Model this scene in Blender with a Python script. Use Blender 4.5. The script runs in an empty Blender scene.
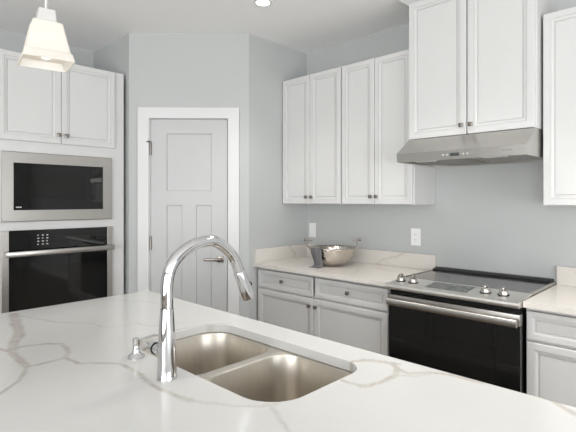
import bpy, bmesh, math, random
from mathutils import Vector, Matrix, noise

random.seed(7)
PI = math.pi
D = bpy.data
scene = bpy.context.scene
COL = scene.collection

# ------------------------------------------------------------------ camera
EYE = 1.42
YAW = math.radians(43.95)
cam_data = D.cameras.new('camera')
cam_data.sensor_fit = 'HORIZONTAL'
cam_data.sensor_width = 36.0
cam_data.lens = 453.0 * 36.0 / 576.0
cam_data.shift_y = -15.5 / 576.0
cam_data.clip_start = 0.02
camera = D.objects.new('camera', cam_data)
camera.location = (0, 0, EYE)
camera.rotation_euler = (PI / 2, 0, YAW)
COL.objects.link(camera)
scene.camera = camera

# ------------------------------------------------------------------ exposure and daylight
scene.view_settings.view_transform = 'Standard'
scene.view_settings.look = 'None'
scene.view_settings.gamma = 1.0
scene.view_settings.exposure = 0.06
scene.view_settings.use_curve_mapping = False

world = D.worlds.new('daylight_sky')
scene.world = world
world.use_nodes = True
wn = world.node_tree.nodes
wn['Background'].inputs[0].default_value = (0.80, 0.90, 1.0, 1)
wn['Background'].inputs[1].default_value = 1.6


def area_light(name, loc, rot, sx, sy, power, color=(1, 1, 1)):
    l = D.lights.new(name, 'AREA')
    l.shape = 'RECTANGLE'
    l.size, l.size_y = sx, sy
    l.energy = power
    l.color = color
    o = D.objects.new(name, l)
    o.location = loc
    o.rotation_euler = rot
    COL.objects.link(o)
    return o


CEIL = 2.765
WX = 3.6          # inner face of the wall to the right of the camera
WY = -4.2         # inner face of the wall behind the camera
area_light('window_daylight_side', (WX - 0.06, 0.2, 1.05), (0, -PI / 2, PI), 1.6, 3.4, 104, (0.985, 0.995, 1.0))
area_light('window_daylight_rear', (0.9, WY + 0.06, 1.50), (PI / 2, 0, 0), 4.2, 1.8, 132, (0.985, 0.995, 1.0))
area_light('ceiling_fill_rear', (0.9, WY + 0.55, 0.55), (PI / 2 + math.radians(70), 0, 0), 4.2, 1.2, 140, (1.0, 0.995, 0.98))  # added upward fill that brightens the ceiling; no real source stands here


def ceiling_spot(x, y, power):
    """downward spot just under the ceiling"""
    l = D.lights.new('ceiling_spot', 'SPOT')
    l.energy = power
    l.spot_size = math.radians(100)
    l.spot_blend = 0.7
    l.shadow_soft_size = 0.16
    l.color = (1.0, 0.97, 0.93)
    o = D.objects.new('ceiling_spot', l)
    o.location = (x, y, CEIL - 0.03)
    COL.objects.link(o)


for lx, ly, pw in ((-2.25, 2.09, 30), (-1.20, 1.90, 74), (-0.20, 1.95, 62), (0.80, 1.90, 70)):  # recessed light's beam, then added aisle fill spots without fixtures
    ceiling_spot(lx, ly, pw)

# ------------------------------------------------------------------ materials


def mat(name, color, rough=0.5, metal=0.0, spec=0.5, **kw):
    m = D.materials.new(name)
    m.use_nodes = True
    b = m.node_tree.nodes['Principled BSDF']
    b.inputs['Base Color'].default_value = (*color, 1)
    b.inputs['Roughness'].default_value = rough
    b.inputs['Metallic'].default_value = metal
    b.inputs['Specular IOR Level'].default_value = spec
    for k, v in kw.items():
        b.inputs[k].default_value = v
    return m


def nd(m, typ, **kw):
    n = m.node_tree.nodes.new(typ)
    for k, v in kw.items():
        setattr(n, k, v)
    return n


def ln(m, a, b):
    m.node_tree.links.new(a, b)


def add_noise_bump(m, scale, strength, dist=0.002, stretch=(1, 1, 1)):
    tc = nd(m, 'ShaderNodeTexCoord')
    mp = nd(m, 'ShaderNodeMapping')
    mp.inputs['Scale'].default_value = stretch
    nz = nd(m, 'ShaderNodeTexNoise')
    nz.inputs['Scale'].default_value = scale
    nz.inputs['Detail'].default_value = 3
    bp = nd(m, 'ShaderNodeBump')
    bp.inputs['Strength'].default_value = strength
    bp.inputs['Distance'].default_value = dist
    ln(m, tc.outputs['Object'], mp.inputs['Vector'])
    ln(m, mp.outputs['Vector'], nz.inputs['Vector'])
    ln(m, nz.outputs['Fac'], bp.inputs['Height'])
    ln(m, bp.outputs['Normal'], m.node_tree.nodes['Principled BSDF'].inputs['Normal'])
    return nz


def noise_color(m, scale, c1, c2, stretch=(1, 1, 1), detail=3, lo=0.35, hi=0.65, rough=None):
    b = m.node_tree.nodes['Principled BSDF']
    tc = nd(m, 'ShaderNodeTexCoord')
    mp = nd(m, 'ShaderNodeMapping')
    mp.inputs['Scale'].default_value = stretch
    nz = nd(m, 'ShaderNodeTexNoise')
    nz.inputs['Scale'].default_value = scale
    nz.inputs['Detail'].default_value = detail
    rp = nd(m, 'ShaderNodeValToRGB')
    rp.color_ramp.elements[0].position = lo
    rp.color_ramp.elements[1].position = hi
    rp.color_ramp.elements[0].color = (*c1, 1)
    rp.color_ramp.elements[1].color = (*c2, 1)
    ln(m, tc.outputs['Object'], mp.inputs['Vector'])
    ln(m, mp.outputs['Vector'], nz.inputs['Vector'])
    ln(m, nz.outputs['Fac'], rp.inputs['Fac'])
    ln(m, rp.outputs['Color'], b.inputs['Base Color'])
    if rough:
        mr = nd(m, 'ShaderNodeMapRange')
        mr.inputs['To Min'].default_value = rough[0]
        mr.inputs['To Max'].default_value = rough[1]
        ln(m, nz.outputs['Fac'], mr.inputs['Value'])
        ln(m, mr.outputs['Result'], b.inputs['Roughness'])


M = {}
M['wall'] = mat('grey_wall_paint', (0.490, 0.502, 0.497), 0.85, spec=0.2)
add_noise_bump(M['wall'], 220, 0.05)
M['ceiling'] = mat('ceiling_paint', (0.93, 0.93, 0.925), 0.9, spec=0.1)
M['cab'] = mat('white_cabinet_paint', (0.640, 0.638, 0.630), 0.38, spec=0.4)
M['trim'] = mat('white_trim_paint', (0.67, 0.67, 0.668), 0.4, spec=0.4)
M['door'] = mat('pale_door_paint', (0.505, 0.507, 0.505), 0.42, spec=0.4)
M['floor'] = mat('dark_oak_floor', (0.10, 0.065, 0.045), 0.35)


def wood_floor(m):
    b = m.node_tree.nodes['Principled BSDF']
    tc = nd(m, 'ShaderNodeTexCoord')
    br = nd(m, 'ShaderNodeTexBrick')
    br.inputs['Scale'].default_value = 1.0
    br.inputs['Brick Width'].default_value = 1.2
    br.inputs['Row Height'].default_value = 0.13
    br.inputs['Mortar Size'].default_value = 0.003
    br.inputs['Color1'].default_value = (0.26, 0.195, 0.145, 1)
    br.inputs['Color2'].default_value = (0.19, 0.14, 0.10, 1)
    br.inputs['Mortar'].default_value = (0.07, 0.05, 0.035, 1)
    nz = nd(m, 'ShaderNodeTexNoise')
    nz.inputs['Scale'].default_value = 5
    nz.inputs['Detail'].default_value = 5
    mp = nd(m, 'ShaderNodeMapping')
    mp.inputs['Scale'].default_value = (1, 14, 1)
    mx = nd(m, 'ShaderNodeMix', data_type='RGBA', blend_type='MULTIPLY')
    mx.inputs['Factor'].default_value = 0.5
    ln(m, tc.outputs['Object'], br.inputs['Vector'])
    ln(m, tc.outputs['Object'], mp.inputs['Vector'])
    ln(m, mp.outputs['Vector'], nz.inputs['Vector'])
    ln(m, br.outputs['Color'], mx.inputs['A'])
    ln(m, nz.outputs['Color'], mx.inputs['B'])
    ln(m, mx.outputs['Result'], b.inputs['Base Color'])


wood_floor(M['floor'])

M['steel'] = mat('brushed_stainless', (0.62, 0.60, 0.57), 0.27, 1.0)
noise_color(M['steel'], 14, (0.45, 0.43, 0.405), (0.49, 0.47, 0.445), (1, 1, 40), 2, 0.3, 0.7, (0.30, 0.35))
M['hood_steel'] = mat('hood_stainless', (0.60, 0.58, 0.55), 0.33, 1.0)
noise_color(M['hood_steel'], 14, (0.51, 0.495, 0.465), (0.55, 0.535, 0.505), (1, 40, 40), 2, 0.3, 0.7, (0.30, 0.35))
M['sink_steel'] = mat('sink_stainless', (0.58, 0.54, 0.49), 0.26, 1.0)
noise_color(M['sink_steel'], 16, (0.57, 0.53, 0.47), (0.62, 0.58, 0.52), (12, 12, 1), 2, 0.3, 0.7, (0.32, 0.38))
M['chrome'] = mat('polished_chrome', (0.64, 0.64, 0.65), 0.035, 1.0)
M['knob_steel'] = mat('range_knob_steel', (0.52, 0.50, 0.47), 0.22, 1.0)
M['panel_steel'] = mat('satin_panel_steel', (0.80, 0.785, 0.755), 0.36, 1.0)
M['nickel'] = mat('brushed_nickel', (0.25, 0.225, 0.20), 0.28, 1.0)
M['knob'] = mat('dark_nickel_knob', (0.30, 0.27, 0.24), 0.25, 1.0)
M['black_glass'] = mat('black_oven_glass', (0.006, 0.006, 0.006), 0.03, spec=0.4)
M['window_glass'] = mat('tinted_oven_window', (0.009, 0.0085, 0.008), 0.05, spec=0.32)
M['cooktop'] = mat('smoked_cooktop_glass', (0.045, 0.045, 0.045), 0.10, spec=1.0)
M['black'] = mat('black_enamel', (0.010, 0.010, 0.010), 0.4, spec=0.2)
M['display'] = mat('control_display', (0.05, 0.055, 0.055), 0.15)
M['legend'] = mat('pale_control_legend', (0.62, 0.62, 0.60), 0.5)
M['legend_dim'] = mat('grey_control_legend', (0.20, 0.21, 0.20), 0.5)
M['plastic'] = mat('white_outlet_plastic', (0.84, 0.84, 0.83), 0.3)
M['slot'] = mat('outlet_slot', (0.08, 0.08, 0.08), 0.6)
M['cloth'] = mat('grey_cloth', (0.16, 0.155, 0.16), 0.75, spec=0.2)
add_noise_bump(M['cloth'], 400, 0.3, 0.001)
M['silver'] = mat('hammered_silver', (0.66, 0.62, 0.57), 0.17, 1.0)


def hammered(m):
    b = m.node_tree.nodes['Principled BSDF']
    tc = nd(m, 'ShaderNodeTexCoord')
    vo = nd(m, 'ShaderNodeTexVoronoi', feature='SMOOTH_F1')
    vo.inputs['Scale'].default_value = 55
    bp = nd(m, 'ShaderNodeBump')
    bp.inputs['Strength'].default_value = 0.6
    bp.inputs['Distance'].default_value = 0.004
    ln(m, tc.outputs['Object'], vo.inputs['Vector'])
    ln(m, vo.outputs['Distance'], bp.inputs['Height'])
    ln(m, bp.outputs['Normal'], b.inputs['Normal'])


hammered(M['silver'])
M['pendant_metal'] = mat('pale_pendant_metal', (0.72, 0.71, 0.70), 0.35, 0.6)
M['lens'] = mat('warm_lamp_lens', (1, 1, 1), 0.5)
M['lens'].node_tree.nodes['Principled BSDF'].inputs['Emission Color'].default_value = (1, 0.95, 0.88, 1)
M['lens'].node_tree.nodes['Principled BSDF'].inputs['Emission Strength'].default_value = 6
M['bulb'] = mat('lit_bulb', (1, 1, 1), 0.5)
M['bulb'].node_tree.nodes['Principled BSDF'].inputs['Emission Color'].default_value = (1, 0.86, 0.70, 1)
M['bulb'].node_tree.nodes['Principled BSDF'].inputs['Emission Strength'].default_value = 2.2


def frosted():
    m = D.materials.new('frosted_white_glass')
    m.use_nodes = True
    nt = m.node_tree
    nt.nodes.clear()
    out = nt.nodes.new('ShaderNodeOutputMaterial')
    df = nt.nodes.new('ShaderNodeBsdfDiffuse')
    df.inputs[0].default_value = (0.84, 0.83, 0.80, 1)
    tr = nt.nodes.new('ShaderNodeBsdfTranslucent')
    tr.inputs[0].default_value = (0.97, 0.93, 0.87, 1)
    gl = nt.nodes.new('ShaderNodeBsdfGlossy')
    gl.inputs['Roughness'].default_value = 0.15
    m1 = nt.nodes.new('ShaderNodeMixShader')
    m1.inputs[0].default_value = 0.5
    m2 = nt.nodes.new('ShaderNodeMixShader')
    m2.inputs[0].default_value = 0.05
    nt.links.new(df.outputs[0], m1.inputs[1])
    nt.links.new(tr.outputs[0], m1.inputs[2])
    nt.links.new(m1.outputs[0], m2.inputs[1])
    nt.links.new(gl.outputs[0], m2.inputs[2])
    nt.links.new(m2.outputs[0], out.inputs[0])
    return m


M['frosted'] = frosted()


def pane_material():
    m = D.materials.new('clear_window_pane')
    m.use_nodes = True
    nt = m.node_tree
    nt.nodes.clear()
    out = nt.nodes.new('ShaderNodeOutputMaterial')
    tr = nt.nodes.new('ShaderNodeBsdfTransparent')
    gl = nt.nodes.new('ShaderNodeBsdfGlossy')
    gl.inputs['Roughness'].default_value = 0.02
    mx = nt.nodes.new('ShaderNodeMixShader')
    mx.inputs[0].default_value = 0.06
    nt.links.new(tr.outputs[0], mx.inputs[1])
    nt.links.new(gl.outputs[0], mx.inputs[2])
    nt.links.new(mx.outputs[0], out.inputs[0])
    return m


M['pane'] = pane_material()


def quartz(name, base, vein, warm):
    """polished quartz; veins come from a vertex attribute laid out on the slab"""
    m = mat(name, base, 0.16, spec=0.5)
    b = m.node_tree.nodes['Principled BSDF']
    at = nd(m, 'ShaderNodeAttribute', attribute_name='vein')
    tc = nd(m, 'ShaderNodeTexCoord')
    nz = nd(m, 'ShaderNodeTexNoise')
    nz.inputs['Scale'].default_value = 22
    nz.inputs['Detail'].default_value = 4
    ln(m, tc.outputs['Object'], nz.inputs['Vector'])
    mr = nd(m, 'ShaderNodeMapRange')
    mr.inputs['From Min'].default_value = 0.3
    mr.inputs['From Max'].default_value = 0.7
    mr.inputs['To Min'].default_value = 0.55
    mr.inputs['To Max'].default_value = 1.05
    ln(m, nz.outputs['Fac'], mr.inputs['Value'])
    mu = nd(m, 'ShaderNodeMath', operation='MULTIPLY', use_clamp=True)
    ln(m, at.outputs['Fac'], mu.inputs[0])
    ln(m, mr.outputs['Result'], mu.inputs[1])
    nz2 = nd(m, 'ShaderNodeTexNoise')
    nz2.inputs['Scale'].default_value = 3.5
    nz2.inputs['Detail'].default_value = 3
    ln(m, tc.outputs['Object'], nz2.inputs['Vector'])
    c0 = nd(m, 'ShaderNodeMix', data_type='RGBA')
    c0.inputs['A'].default_value = (*base, 1)
    c0.inputs['B'].default_value = (*warm, 1)
    ln(m, nz2.outputs['Fac'], c0.inputs['Factor'])
    c1 = nd(m, 'ShaderNodeMix', data_type='RGBA')
    c1.inputs['B'].default_value = (*vein, 1)
    ln(m, c0.outputs['Result'], c1.inputs['A'])
    ln(m, mu.outputs[0], c1.inputs['Factor'])
    ln(m, c1.outputs['Result'], b.inputs['Base Color'])
    return m


M['quartz'] = quartz('veined_white_quartz', (0.600, 0.597, 0.580), (0.405, 0.37, 0.32), (0.585, 0.582, 0.565))
M['quartz_warm'] = quartz('cream_veined_quartz', (0.72, 0.68, 0.635), (0.53, 0.475, 0.425), (0.66, 0.625, 0.58))

# ------------------------------------------------------------------ helpers


def obj(name, bm, material, parent=None, smooth=False, label=None, loc=None):
    me = D.meshes.new(name)
    bmesh.ops.recalc_face_normals(bm, faces=bm.faces)
    bm.to_mesh(me)
    bm.free()
    for mm in (material if isinstance(material, (list, tuple)) else [material]):
        me.materials.append(mm)
    if smooth:
        me.polygons.foreach_set('use_smooth', [True] * len(me.polygons))
        if smooth != 'all':
            try:
                me.set_sharp_from_angle(angle=math.radians(38))
            except Exception:
                pass
    o = D.objects.new(name, me)
    COL.objects.link(o)
    if parent:
        o.parent = parent
    if loc:
        o.location = loc
    if label:
        o['label'] = label
    return o


def tag(o, label, cat, group=None):
    o['label'] = label
    o['category'] = cat
    if group:
        o['group'] = group
    return o


def thing(name, label, cat, loc=(0, 0, 0), rotz=0.0, group=None):
    o = D.objects.new(name, None)
    o.empty_display_size = 0.1
    o.location = loc
    o.rotation_euler = (0, 0, rotz)
    COL.objects.link(o)
    return tag(o, label, cat, group)


def struct(o):
    o['kind'] = 'structure'
    return o


def nb():
    return bmesh.new()


def box(bm, x0, x1, y0, y1, z0, z1, bevel=0.0, seg=2):
    r = bmesh.ops.create_cube(bm, size=1.0)
    vs = r['verts']
    for v in vs:
        v.co = Vector(((x0 + x1) / 2 + v.co.x * (x1 - x0), (y0 + y1) / 2 + v.co.y * (y1 - y0), (z0 + z1) / 2 + v.co.z * (z1 - z0)))
    if bevel:
        es = list({e for v in vs for e in v.link_edges})
        bmesh.ops.bevel(bm, geom=es, offset=bevel, segments=seg, affect='EDGES', profile=0.5)
    return bm


def prism(bm, prof, axis, a0, a1):
    """extrude a 2D outline along axis; 'x': outline is (y,z), 'y': (x,z), 'z': (x,y)"""
    def P(p, a):
        return {'x': (a, p[0], p[1]), 'y': (p[0], a, p[1]), 'z': (p[0], p[1], a)}[axis]
    v0 = [bm.verts.new(P(p, a0)) for p in prof]
    v1 = [bm.verts.new(P(p, a1)) for p in prof]
    n = len(prof)
    bm.faces.new(v0)
    bm.faces.new(v1[::-1])
    for i in range(n):
        bm.faces.new((v0[i], v1[i], v1[(i + 1) % n], v0[(i + 1) % n]))
    return bm


def lathe(bm, prof, seg=32, mtx=None, cap=True):
    """prof: (radius, height) list revolved about local z"""
    rings = []
    for r, h in prof:
        if r < 1e-6:
            rings.append([bm.verts.new((0, 0, h))])
        else:
            rings.append([bm.verts.new((r * math.cos(2 * PI * k / seg), r * math.sin(2 * PI * k / seg), h)) for k in range(seg)])
    for a, b in zip(rings, rings[1:]):
        for k in range(seg):
            k2 = (k + 1) % seg
            if len(a) == 1 and len(b) == 1:
                continue
            if len(a) == 1:
                bm.faces.new((a[0], b[k], b[k2]))
            elif len(b) == 1:
                bm.faces.new((a[k], b[0], a[k2]))
            else:
                bm.faces.new((a[k], b[k], b[k2], a[k2]))
    if cap:
        for rg in (rings[0], rings[-1]):
            if len(rg) > 2:
                bm.faces.new(rg)
    if mtx is not None:
        vs = [v for rg in rings for v in rg]
        bmesh.ops.transform(bm, matrix=mtx, verts=vs)
    return bm


def along(p, d):
    """matrix taking local z to direction d at p"""
    q = Vector((0, 0, 1)).rotation_difference(Vector(d).normalized())
    return Matrix.Translation(p) @ q.to_matrix().to_4x4()


def tube(bm, pts, rad, seg=20, cap=True):
    pts = [Vector(p) for p in pts]
    n = len(pts)
    if not isinstance(rad, (list, tuple)):
        rad = [rad] * n
    t0 = (pts[1] - pts[0]).normalized()
    up = Vector((1, 0, 0)) if abs(t0.x) < 0.9 else Vector((0, 1, 0))
    nrm = (up - t0 * up.dot(t0)).normalized()
    rings = []
    for i in range(n):
        t = (pts[min(i + 1, n - 1)] - pts[max(i - 1, 0)]).normalized()
        nrm = (nrm - t * nrm.dot(t)).normalized()
        bn = t.cross(nrm)
        rings.append([bm.verts.new(pts[i] + (nrm * math.cos(2 * PI * k / seg) + bn * math.sin(2 * PI * k / seg)) * rad[i]) for k in range(seg)])
    for a, b in zip(rings, rings[1:]):
        for k in range(seg):
            bm.faces.new((a[k], b[k], b[(k + 1) % seg], a[(k + 1) % seg]))
    if cap:
        bm.faces.new(rings[0])
        bm.faces.new(rings[-1])
    return bm


def smooth_path(pts, n=6):
    """Catmull-Rom through points"""
    P = [Vector(p) for p in pts]
    P = [P[0] * 2 - P[1]] + P + [P[-1] * 2 - P[-2]]
    out = []
    for i in range(1, len(P) - 2):
        p0, p1, p2, p3 = P[i - 1:i + 3]
        for k in range(n):
            t = k / n
            out.append(0.5 * ((2 * p1) + (p2 - p0) * t + (2 * p0 - 5 * p1 + 4 * p2 - p3) * t * t + (3 * p1 - p0 - 3 * p2 + p3) * t ** 3))
    out.append(P[-2])
    return out


def panel_front(bm, x0, x1, z0, z1, y0, th, prof):
    """a framed slab whose face looks to -y at y0; prof = (inset, depth) loops from rim to centre"""
    loops = []
    for d, dy in [(0.0, th)] + prof:
        loops.append([bm.verts.new((x, y0 + dy, z)) for x, z in ((x0 + d, z0 + d), (x1 - d, z0 + d), (x1 - d, z1 - d), (x0 + d, z1 - d))])
    bm.faces.new(loops[0])
    for a, b in zip(loops, loops[1:]):
        for k in range(4):
            bm.faces.new((a[k], a[(k + 1) % 4], b[(k + 1) % 4], b[k]))
    bm.faces.new(loops[-1])
    return bm


def door_prof(stile):
    return [(0, 0.003), (0.003, 0), (stile - 0.024, 0), (stile - 0.0235, 0.005), (stile - 0.020, 0.005), (stile - 0.0185, 0.0025),
            (stile - 0.006, 0.006), (stile - 0.0055, 0.0135), (stile, 0.0135), (stile + 0.002, 0.0085)]


def square_knob(parent, x, y0, z, s=0.0125):
    bm = nb()
    box(bm, x - s, x + s, y0 - 0.028, y0 - 0.016, z - s, z + s, 0.0025)
    lathe(bm, [(0.006, 0), (0.0055, 0.017)], 14, along((x, y0 - 0.0005, z), (0, -1, 0)))
    return obj('knob', bm, M['knob'], parent, True)


def cabinet_door(parent, x0, x1, z0, z1, y0=0.0, stile=0.058, th=0.02, knob=None, name='door'):
    bm = panel_front(nb(), x0, x1, z0, z1, y0, th, door_prof(stile))
    d = obj(name, bm, M['cab'], parent)
    if knob:
        square_knob(d, knob[0], y0, knob[1])
    return d


# ------------------------------------------------------------------ the room
RX0 = -2.76        # pantry side wall plane, left end of the range run
RY = 3.11          # range wall plane
OX = -4.11         # wall behind the tall oven cabinet
PC = (-3.439, 1.731)   # left corner of the angled pantry wall
PE = (-2.76, 2.41)     # its right corner

bm = nb(); box(bm, -4.4, 4.0, -4.6, 3.5, -0.06, 0.0)
struct(obj('floor', bm, M['floor']))
bm = nb(); box(bm, -4.4, 4.0, -4.6, 3.5, CEIL, CEIL + 0.08)
struct(obj('ceiling', bm, M['ceiling']))
bm = nb(); box(bm, OX - 0.12, OX, -4.4, PC[1], 0, CEIL)
struct(obj('wall_left', bm, M['wall']))
# pantry: return wall, angled wall with its doorway, side wall
bm = nb(); prism(bm, [(OX - 0.12, PC[1]), PC, (PC[0] - 0.12 * 0.4142, PC[1] + 0.12), (OX - 0.12, PC[1] + 0.12)], 'z', 0, CEIL)
struct(obj('wall_pantry_left', bm, M['wall']))
LEN = math.dist(PC, PE)
wp = obj('wall_pantry_front', (lambda b: (box(b, 0, 0.150, 0, 0.115, 0, CEIL), box(b, 0.806, LEN, 0, 0.115, 0, CEIL),
         box(b, 0.150, 0.806, 0, 0.115, 2.092, CEIL), b)[-1])(nb()), M['wall'])
wp.location = (PC[0], PC[1], 0)
wp.rotation_euler = (0, 0, math.atan2(PE[1] - PC[1], PE[0] - PC[0]))
struct(wp)
bm = nb(); prism(bm, [PE, (RX0, RY + 0.12), (RX0 - 0.12, RY + 0.12), (RX0 - 0.12, PE[1] + 0.12 * 0.4142)], 'z', 0, CEIL)
struct(obj('wall_pantry_right', bm, M['wall']))
bm = nb(); box(bm, RX0, WX + 0.12, RY, RY + 0.12, 0, CEIL)
struct(obj('wall_back', bm, M['wall']))


def wall_with_openings(name, axis, at, a0, a1, openings, thick):
    """axis 'x': wall plane x=at, running in y"""
    bm = nb()
    def bx(p, q, z0, z1):
        if axis == 'x':
            box(bm, at, at + thick, p, q, z0, z1)
        else:
            box(bm, p, q, at - thick, at, z0, z1)
    cur = a0
    for (p, q, z0, z1) in openings:
        bx(cur, p, 0, CEIL)
        if z0 > 0.01:
            bx(p, q, 0, z0)
        bx(p, q, z1, CEIL)
        cur = q
    bx(cur, a1, 0, CEIL)
    return struct(obj(name, bm, M['wall']))


SIDE_WIN = [(-1.5, 0.1, 0.25, 2.35), (0.3, 1.9, 0.25, 2.35)]
REAR_WIN = [(-1.2, 0.8, 0.2, 2.4), (1.0, 3.0, 0.2, 2.4)]
wall_with_openings('wall_right', 'x', WX, -4.2, 3.11, SIDE_WIN, 0.12)
wall_with_openings('wall_front', 'y', WY, -4.11, WX, REAR_WIN, 0.12)
k = 0
for axis, wins in (('x', SIDE_WIN), ('y', REAR_WIN)):
    for (p, q, z0, z1) in wins:
        k += 1
        bm = nb(); pm = nb()
        def bx(b, a0, a1, c0, c1, d0, d1):
            if axis == 'x':
                box(b, WX + d0, WX + d1, a0, a1, c0, c1)
            else:
                box(b, a0, a1, WY - d1, WY - d0, c0, c1)
        w_ = 0.05
        bx(bm, p, p + w_, z0, z1, 0.02, 0.10); bx(bm, q - w_, q, z0, z1, 0.02, 0.10)
        bx(bm, p + w_, q - w_, z0, z0 + w_, 0.02, 0.10); bx(bm, p + w_, q - w_, z1 - w_, z1, 0.02, 0.10)
        zc = (z0 + z1) / 2
        bx(bm, p + w_, q - w_, zc - 0.02, zc + 0.02, 0.03, 0.09)
        wo = struct(obj('window_%d' % k, bm, M['trim']))
        bx(pm, p + w_, q - w_, z0 + w_, z1 - w_, 0.058, 0.062)
        obj('window_pane', pm, M['pane'], wo)

# baseboards
bm = nb(); box(bm, OX, OX + 0.014, -4.2, 0.70, 0, 0.13, 0.003)
struct(obj('baseboard_left', bm, M['trim']))
bm = nb(); box(bm, 0.6, WX, RY - 0.014, RY, 0, 0.13, 0.003)
struct(obj('baseboard_back', bm, M['trim']))

# pantry door and its casing, in the angled wall's own frame (x along the wall, -y into the room)
ANG = wp.rotation_euler[2]
bm = nb()
cw = 0.087
for (a0, a1) in ((0.074, 0.161), (0.795, 0.882)):
    prism(bm, [(a0, -0.018), (a1, -0.018), (a1, 0.0), (a0, 0.0)], 'z', 0, 2.164)
box(bm, 0.161, 0.795, -0.018, 0.0, 2.078, 2.164)
bmesh.ops.remove_doubles(bm, verts=bm.verts, dist=1e-5)
# jamb lining
box(bm, 0.150, 0.170, 0.0005, 0.115, 0, 2.0765)
box(bm, 0.791, 0.806, 0.0005, 0.115, 0, 2.0765)
box(bm, 0.150, 0.806, 0.0005, 0.115, 2.077, 2.092)
casing = struct(obj('trim_1', bm, M['trim'], loc=(PC[0], PC[1], 0)))
casing.rotation_euler = (0, 0, ANG)


def pantry_door():
    X0, X1, Z0, Z1 = 0.1735, 0.7865, 0.012, 2.0715
    Y0 = 0.004
    bm = nb()
    panels = [(0.299, 0.660, 1.500, 1.958), (0.299, 0.425, 0.24, 1.383), (0.534, 0.660, 0.24, 1.383)]
    xs = sorted({X0, X1, *[p[0] for p in panels], *[p[1] for p in panels]})
    zs = sorted({Z0, Z1, *[p[2] for p in panels], *[p[3] for p in panels]})
    vt = {}
    def V(x, y, z):
        key = (round(x, 5), round(y, 5), round(z, 5))
        if key not in vt:
            vt[key] = bm.verts.new((x, y, z))
        return vt[key]
    for i in range(len(xs) - 1):
        for j in range(len(zs) - 1):
            cx, cz = (xs[i] + xs[i + 1]) / 2, (zs[j] + zs[j + 1]) / 2
            if any(p[0] < cx < p[1] and p[2] < cz < p[3] for p in panels):
                continue
            bm.faces.new([V(xs[a], Y0, zs[b]) for a, b in ((i, j), (i + 1, j), (i + 1, j + 1), (i, j + 1))])
    for (a0, a1, c0, c1) in panels:
        lp = []
        for d, dy in ((0, 0), (0.003, 0.011)):
            lp.append([V(x, Y0 + dy, z) for x, z in ((a0 + d, c0 + d), (a1 - d, c0 + d), (a1 - d, c1 - d), (a0 + d, c1 - d))])
        # the stiles beside the two lower panels are split at grid lines, so walk the rim
        for q in range(4):
            bm.faces.new((lp[0][q], lp[0][(q + 1) % 4], lp[1][(q + 1) % 4], lp[1][q]))
        bm.faces.new(lp[1])
    # edges and back of the slab
    b = [bm.verts.new((x, Y0 + 0.035, z)) for x, z in ((X0, Z0), (X1, Z0), (X1, Z1), (X0, Z1))]
    f = [V(x, Y0, z) for x, z in ((X0, Z0), (X1, Z0), (X1, Z1), (X0, Z1))]
    bm.faces.new(b)
    for q in range(4):
        bm.faces.new((f[q], f[(q + 1) % 4], b[(q + 1) % 4], b[q]))
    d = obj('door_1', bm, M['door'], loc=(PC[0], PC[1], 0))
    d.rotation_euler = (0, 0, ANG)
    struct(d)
    # lever handle with a square rose
    bm = nb()
    box(bm, 0.705, 0.757, Y0 - 0.010, Y0, 0.922, 0.974, 0.003)
    lathe(bm, [(0.011, 0), (0.010, 0.045)], 18, along((0.731, Y0 - 0.008, 0.948), (0, -1, 0)))
    box(bm, 0.604, 0.744, Y0 - 0.060, Y0 - 0.047, 0.937, 0.958, 0.004)
    obj('lever_handle', bm, M['nickel'], d, True, 'brushed nickel lever handle on a square rose')
    for hz in (1.838, 1.080, 0.30):
        bm = nb()
        lathe(bm, [(0.0, -0.056), (0.0075, -0.054), (0.0075, 0.054), (0.0, 0.056)], 12, Matrix.Translation((0.1735, Y0 - 0.008, hz)))
        box(bm, 0.1665, 0.1805, Y0 - 0.004, Y0 - 0.0005, hz - 0.05, hz + 0.05)
        if hz > 1.5:   # hinge pin door stop
            tube(bm, [(0.1735, Y0 - 0.010, hz + 0.052), (0.150, Y0 - 0.036, hz + 0.052)], 0.006, 10)
        obj('hinge', bm, M['nickel'], d, True)
    return d


pantry_door()

# ------------------------------------------------------------------ tall oven cabinet (faces +x)
OCX = -3.45
# local frame: x = world y, y = depth towards the wall, front plane (door faces) at y = 0
oc = thing('tall_oven_cabinet', 'tall white oven cabinet on the left, holding microwave and wall oven', 'cabinet', (OCX, 0, 0), PI / 2)
bm = nb()
L0, L1 = 0.742, 1.700
FY = 0.020
DEP = -(OX - OCX) - 0.004
box(bm, L0, 0.862, FY, DEP, 0.10, 2.432)
box(bm, 1.578, L1, FY, DEP, 0.10, 2.432)
box(bm, 0.862, 1.578, FY + 0.02, DEP, 2.41, 2.432)
box(bm, 0.862, 1.578, FY + 0.02, DEP, 1.782, 1.80)
box(bm, 0.862, 1.578, FY + 0.02, DEP, 1.228, 1.246)
box(bm, 0.862, 1.578, FY + 0.02, DEP, 0.42, 0.44)
box(bm, 0.862, 1.578, DEP - 0.01, DEP, 0.10, 2.41)
obj('carcass', bm, M['cab'], oc)
for z0, z1 in ((1.740, 1.86), (1.205, 1.290), (0.40, 0.50), (2.40, 2.432)):
    bm = nb(); box(bm, 0.862, 1.578, FY, FY + 0.02, z0, z1)
    obj('face_rail', bm, M['cab'], oc)
cabinet_door(oc, 0.822, 1.2185, 1.829, 2.426, knob=(1.197, 1.890))
cabinet_door(oc, 1.2225, 1.620, 1.829, 2.426, knob=(1.251, 1.888))
bm = panel_front(nb(), 0.822, 1.620, 0.125, 0.46, 0, 0.02, door_prof(0.058))
dr = obj('drawer', bm, M['cab'], oc)
square_knob(dr, 1.221, 0, 0.31)
bm = nb(); box(bm, L0, L1, 0.08, 0.10, 0.0, 0.10)
obj('toe_kick', bm, M['cab'], oc)

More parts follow.
